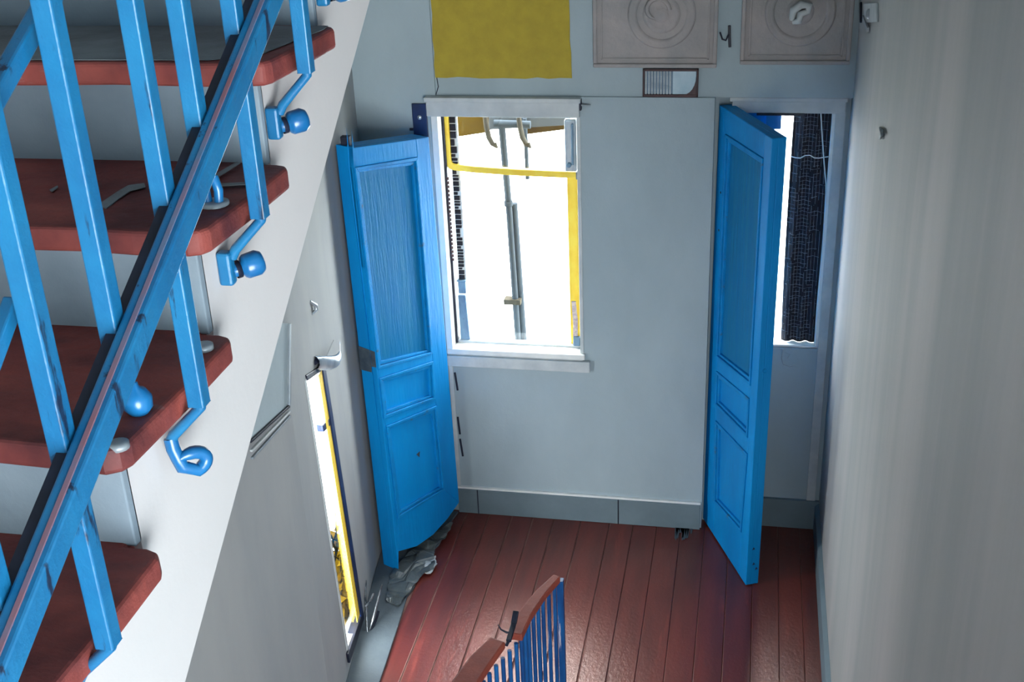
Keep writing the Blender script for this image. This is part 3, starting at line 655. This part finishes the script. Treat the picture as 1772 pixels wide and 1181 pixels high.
obj('corner_piece', MB().prism([(x1-.008, YW-.013, z0+.01)]+[(x1-.010-.055*(1-math.sin(k*.26)), YW-.013, z0+.01+.085*(1-math.cos(k*.26))) for k in range(7)], (0, -.004, 0)), brown_m, v_, label='brown curved corner')
# small fittings
t = thing('wall_hook', 'dark bent iron hook on the wall between the two plaques', 'hook', py(1256, 66, YW))
q_ = lambda u, v, d=0.: py(u, v, YW-d)
obj('plate', MB().bar(q_(1262, 44, .004), q_(1263, 82, .004), .012, .008, up=(0, 1, 0)), dark_m, t, .002)
obj('prong', MB().tube([q_(1246, 56, .01), q_(1250, 68, .02), q_(1256, 70, .022), q_(1261, 60, .014)], .004), dark_m, t)
t = thing('window_latch', 'small dark latch pin at the right end of the window head board', 'latch', py(1003, 182, YB))
obj('plate', MB().box(py(1000, 180, YB).x, py(1007, 180, YB).x, YB-.03, YB, py(1000, 189, YB).z, py(1000, 170, YB).z), dark_m, t, .002)
obj('pin', MB().tube([py(1003, 182, YB-.02), py(1022, 183, YB-.02)], .0045), steel_m, t)
t = thing('wall_bracket', 'small pale plate with a dark iron edge high on the right wall', 'bracket', px(1505, 22, XR))
e_ = lambda u, v, d=0.: px(u, v, XR-d)
obj('plate', MB().prism([e_(1497, 6), e_(1520, 5), e_(1521, 38), e_(1500, 39)], (-.008, 0, 0)), trim_m, t, .002)
obj('edge', MB().tube([e_(1490, 5, .004), e_(1490, 38, .004)], .006), dark_m, t)
obj('clip', MB().lathe(e_(1504, 24, .008), (-1, 0, 0), [(0, .02), (.006, .018), (.012, .010), (.013, 0)], 10).box(e_(1500, 34).x-.014, XR-.006, e_(1508, 34).y, e_(1498, 34).y, e_(1500, 40).z, e_(1500, 30).z), steel_m, t)
t_ = obj('wall_peg', MB().tube([e_(1523, 222, .0), e_(1525, 226, .01), e_(1527, 234, .014), e_(1523, 240, .008)], [.005, .007, .008, .004]).tube([e_(1527, 225, .004), e_(1528, 240, .004)], .004), steel_m)
tag(recenter(t_, px(1525, 232, XR)), 'small grey peg sticking out of the right wall', 'peg')
for i, (u0, v0, u1, v1) in enumerate(((787, 645, 792, 676), (792, 722, 796, 752), (796, 760, 801, 790))):
    t_ = obj('hinge_knuckle', MB().bar(py(u0, v0, YB-.003), py(u1, v1, YB-.003), .010, .008, up=(0, 1, 0)), dark_m, None, .002)
    tag(recenter(t_, py(u0, v0, YB)), ('uppermost', 'middle', 'lowest')[i]+' of three thin dark hinge strips below the window sill', 'hinge', 'dark hinge strips below the sill')
# vertical corner bead left of the hinge strips
struct('trim_3', MB().box(-1.475, -1.452, YB-.012, YB, .162, .895), trim_m, bevel=.003, label='grey vertical batten below the sill corner', cat='trim')

# ------------------------------------------------------------------ things on the left wall
XP = -1.595
m_pts = [px(499, 560, XP), px(498, 703, XP), px(430, 765, XP), px(380, 560, XP)]
t = thing('recessed_panel', 'grey framed wall panel with a dark edge under the white string', 'panel', px(470, 680, XP))
obj('board', MB().prism([p+Vector((.0, 0, 0)) for p in m_pts], (-.02, 0, 0)), wall_m, t, .002)
obj('edge_strip', MB().bar(m_pts[0]+Vector((.004, 0, 0)), m_pts[1]+Vector((.004, 0, 0)), .012, .012, up=(1, 0, 0)), steel_m, t, .002)
for k, (dz, mm) in enumerate(((0, dark_m), (-.022, trim_m), (-.040, steel_m))):
    d_ = Vector((.005-.001*k, 0, dz)); obj('lower_moulding', MB().bar(m_pts[1]+d_, m_pts[2]+d_*1.0+Vector((0, 0, dz*.6)), .009, .010, up=(1, 0, 0)), mm, t, .002)
sc = thing('wall_sconce', 'small pointed glass shell sconce above the narrow left window', 'lamp', on_left(4.05, 1.55))
c0 = pl(545, 628, A, B); tip = pl(587, 592, (A[0]+.05, A[1]), (B[0]+.05, B[1]))
m = MB(); n_ = 10
rows = []
for i in range(n_+1):
    f = i/n_; c = c0.lerp(tip, f)+Vector((.035*math.sin(f*3.1), 0, -.035*math.sin(f*3.14))); w = .034*math.sin(min(1, .28+f*.9)*math.pi)**.8*(1-f*.35)+.002
    rows.append([c+Vector((w*.7*math.sin(a), .0, w*math.cos(a))) for a in [k*math.pi*2/10 for k in range(10)]])
m.add([v for r in rows for v in r], [(i*10+j, i*10+(j+1) % 10, (i+1)*10+(j+1) % 10, (i+1)*10+j) for i in range(n_) for j in range(10)], True)
obj('shell', m, silver_m, sc)
obj('stem', MB().tube([c0+Vector((-.02, 0, -.01)), c0+Vector((.012, .0, .01))], .012).tube([pl(560, 642, A, B), c0+Vector((.02, .03, -.02))], .007), dark_m, sc)
t_ = obj('wall_screw', MB().tube([pl(537, 522, A, B), pl(541, 528, A, B)+Vector((.012, 0, 0)), pl(543, 536, A, B)+Vector((.012, 0, 0)), pl(540, 544, A, B)], [.005, .009, .009, .004]), silver_m)
tag(recenter(t_, pl(540, 534, A, B)), 'small shiny screw eye on the left wall above the sconce', 'screw')

# ------------------------------------------------------------------ debris on the floor border
def crumple(name, outline, h, seed, mm, label, cat, sub=.02):
    rnd = random.Random(seed); bmx = bmesh.new()
    vs = [bmx.verts.new((x, y, .016)) for x, y in outline]; bmx.faces.new(vs)
    bmesh.ops.triangulate(bmx, faces=bmx.faces[:])
    for _ in range(4): bmesh.ops.subdivide_edges(bmx, edges=[e for e in bmx.edges if e.calc_length() > sub], cuts=1)
    bmesh.ops.triangulate(bmx, faces=bmx.faces[:])
    for v in bmx.verts:
        v.co.z += h*abs(math.sin(v.co.x*41+seed)*math.cos(v.co.y*33))+rnd.uniform(0, h*.35); v.co.x += rnd.uniform(-.003, .003)
    m = MB(); m.add([v.co.copy() for v in bmx.verts], [])
    bmx.verts.index_update(); m.f = [tuple(v.index for v in f.verts) for f in bmx.faces]; bmx.free()
    o_ = obj(name, m, mm); md = o_.modifiers.new('t', 'SOLIDIFY'); md.thickness = .003; md.offset = 1
    c = Vector((sum(x for x, y in outline)/len(outline), sum(y for x, y in outline)/len(outline), .015))
    return tag(recenter(o_, c), label, cat)
fz = lambda u, v: tuple(pz(u, v, .02))[:2]
crumple('plastic_sheet', [fz(*p) for p in ((676, 992), (700, 965), (728, 940), (765, 912), (785, 905), (772, 930), (752, 948), (752, 985), (735, 992), (715, 1015), (690, 1050), (668, 1040))], .012, 3, film_m, 'crumpled grey plastic sheet on the floor at the foot of the left leaf', 'sheet')
crumple('paper_scrap', [fz(*p) for p in ((738, 968), (753, 962), (756, 978), (745, 993), (733, 992))], .01, 5, trim_m, 'torn pale scrap on the red planks beside the plastic sheet', 'scrap')
t = thing('foil_shards', 'bent shiny metal strips standing at the foot of the narrow left window', 'scrap', fz(645, 1070)+(.013,))
for k, q_ in enumerate((((640, 1090, .01), (648, 1062, .08), (656, 1030, .13), (661, 1012, .16)), ((636, 1095, .01), (634, 1060, .07), (632, 1035, .12), (634, 1005, .16)), ((641, 1092, .01), (650, 1075, .03), (655, 1058, .06)), ((632, 1050, .10), (642, 1038, .12), (646, 1028, .13)))):
    obj('strip', MB().tube([pz(*p) for p in q_], [.005, .007, .006, .003][:len(q_)], n=4), foil_m if k != 2 else dark_m, t)
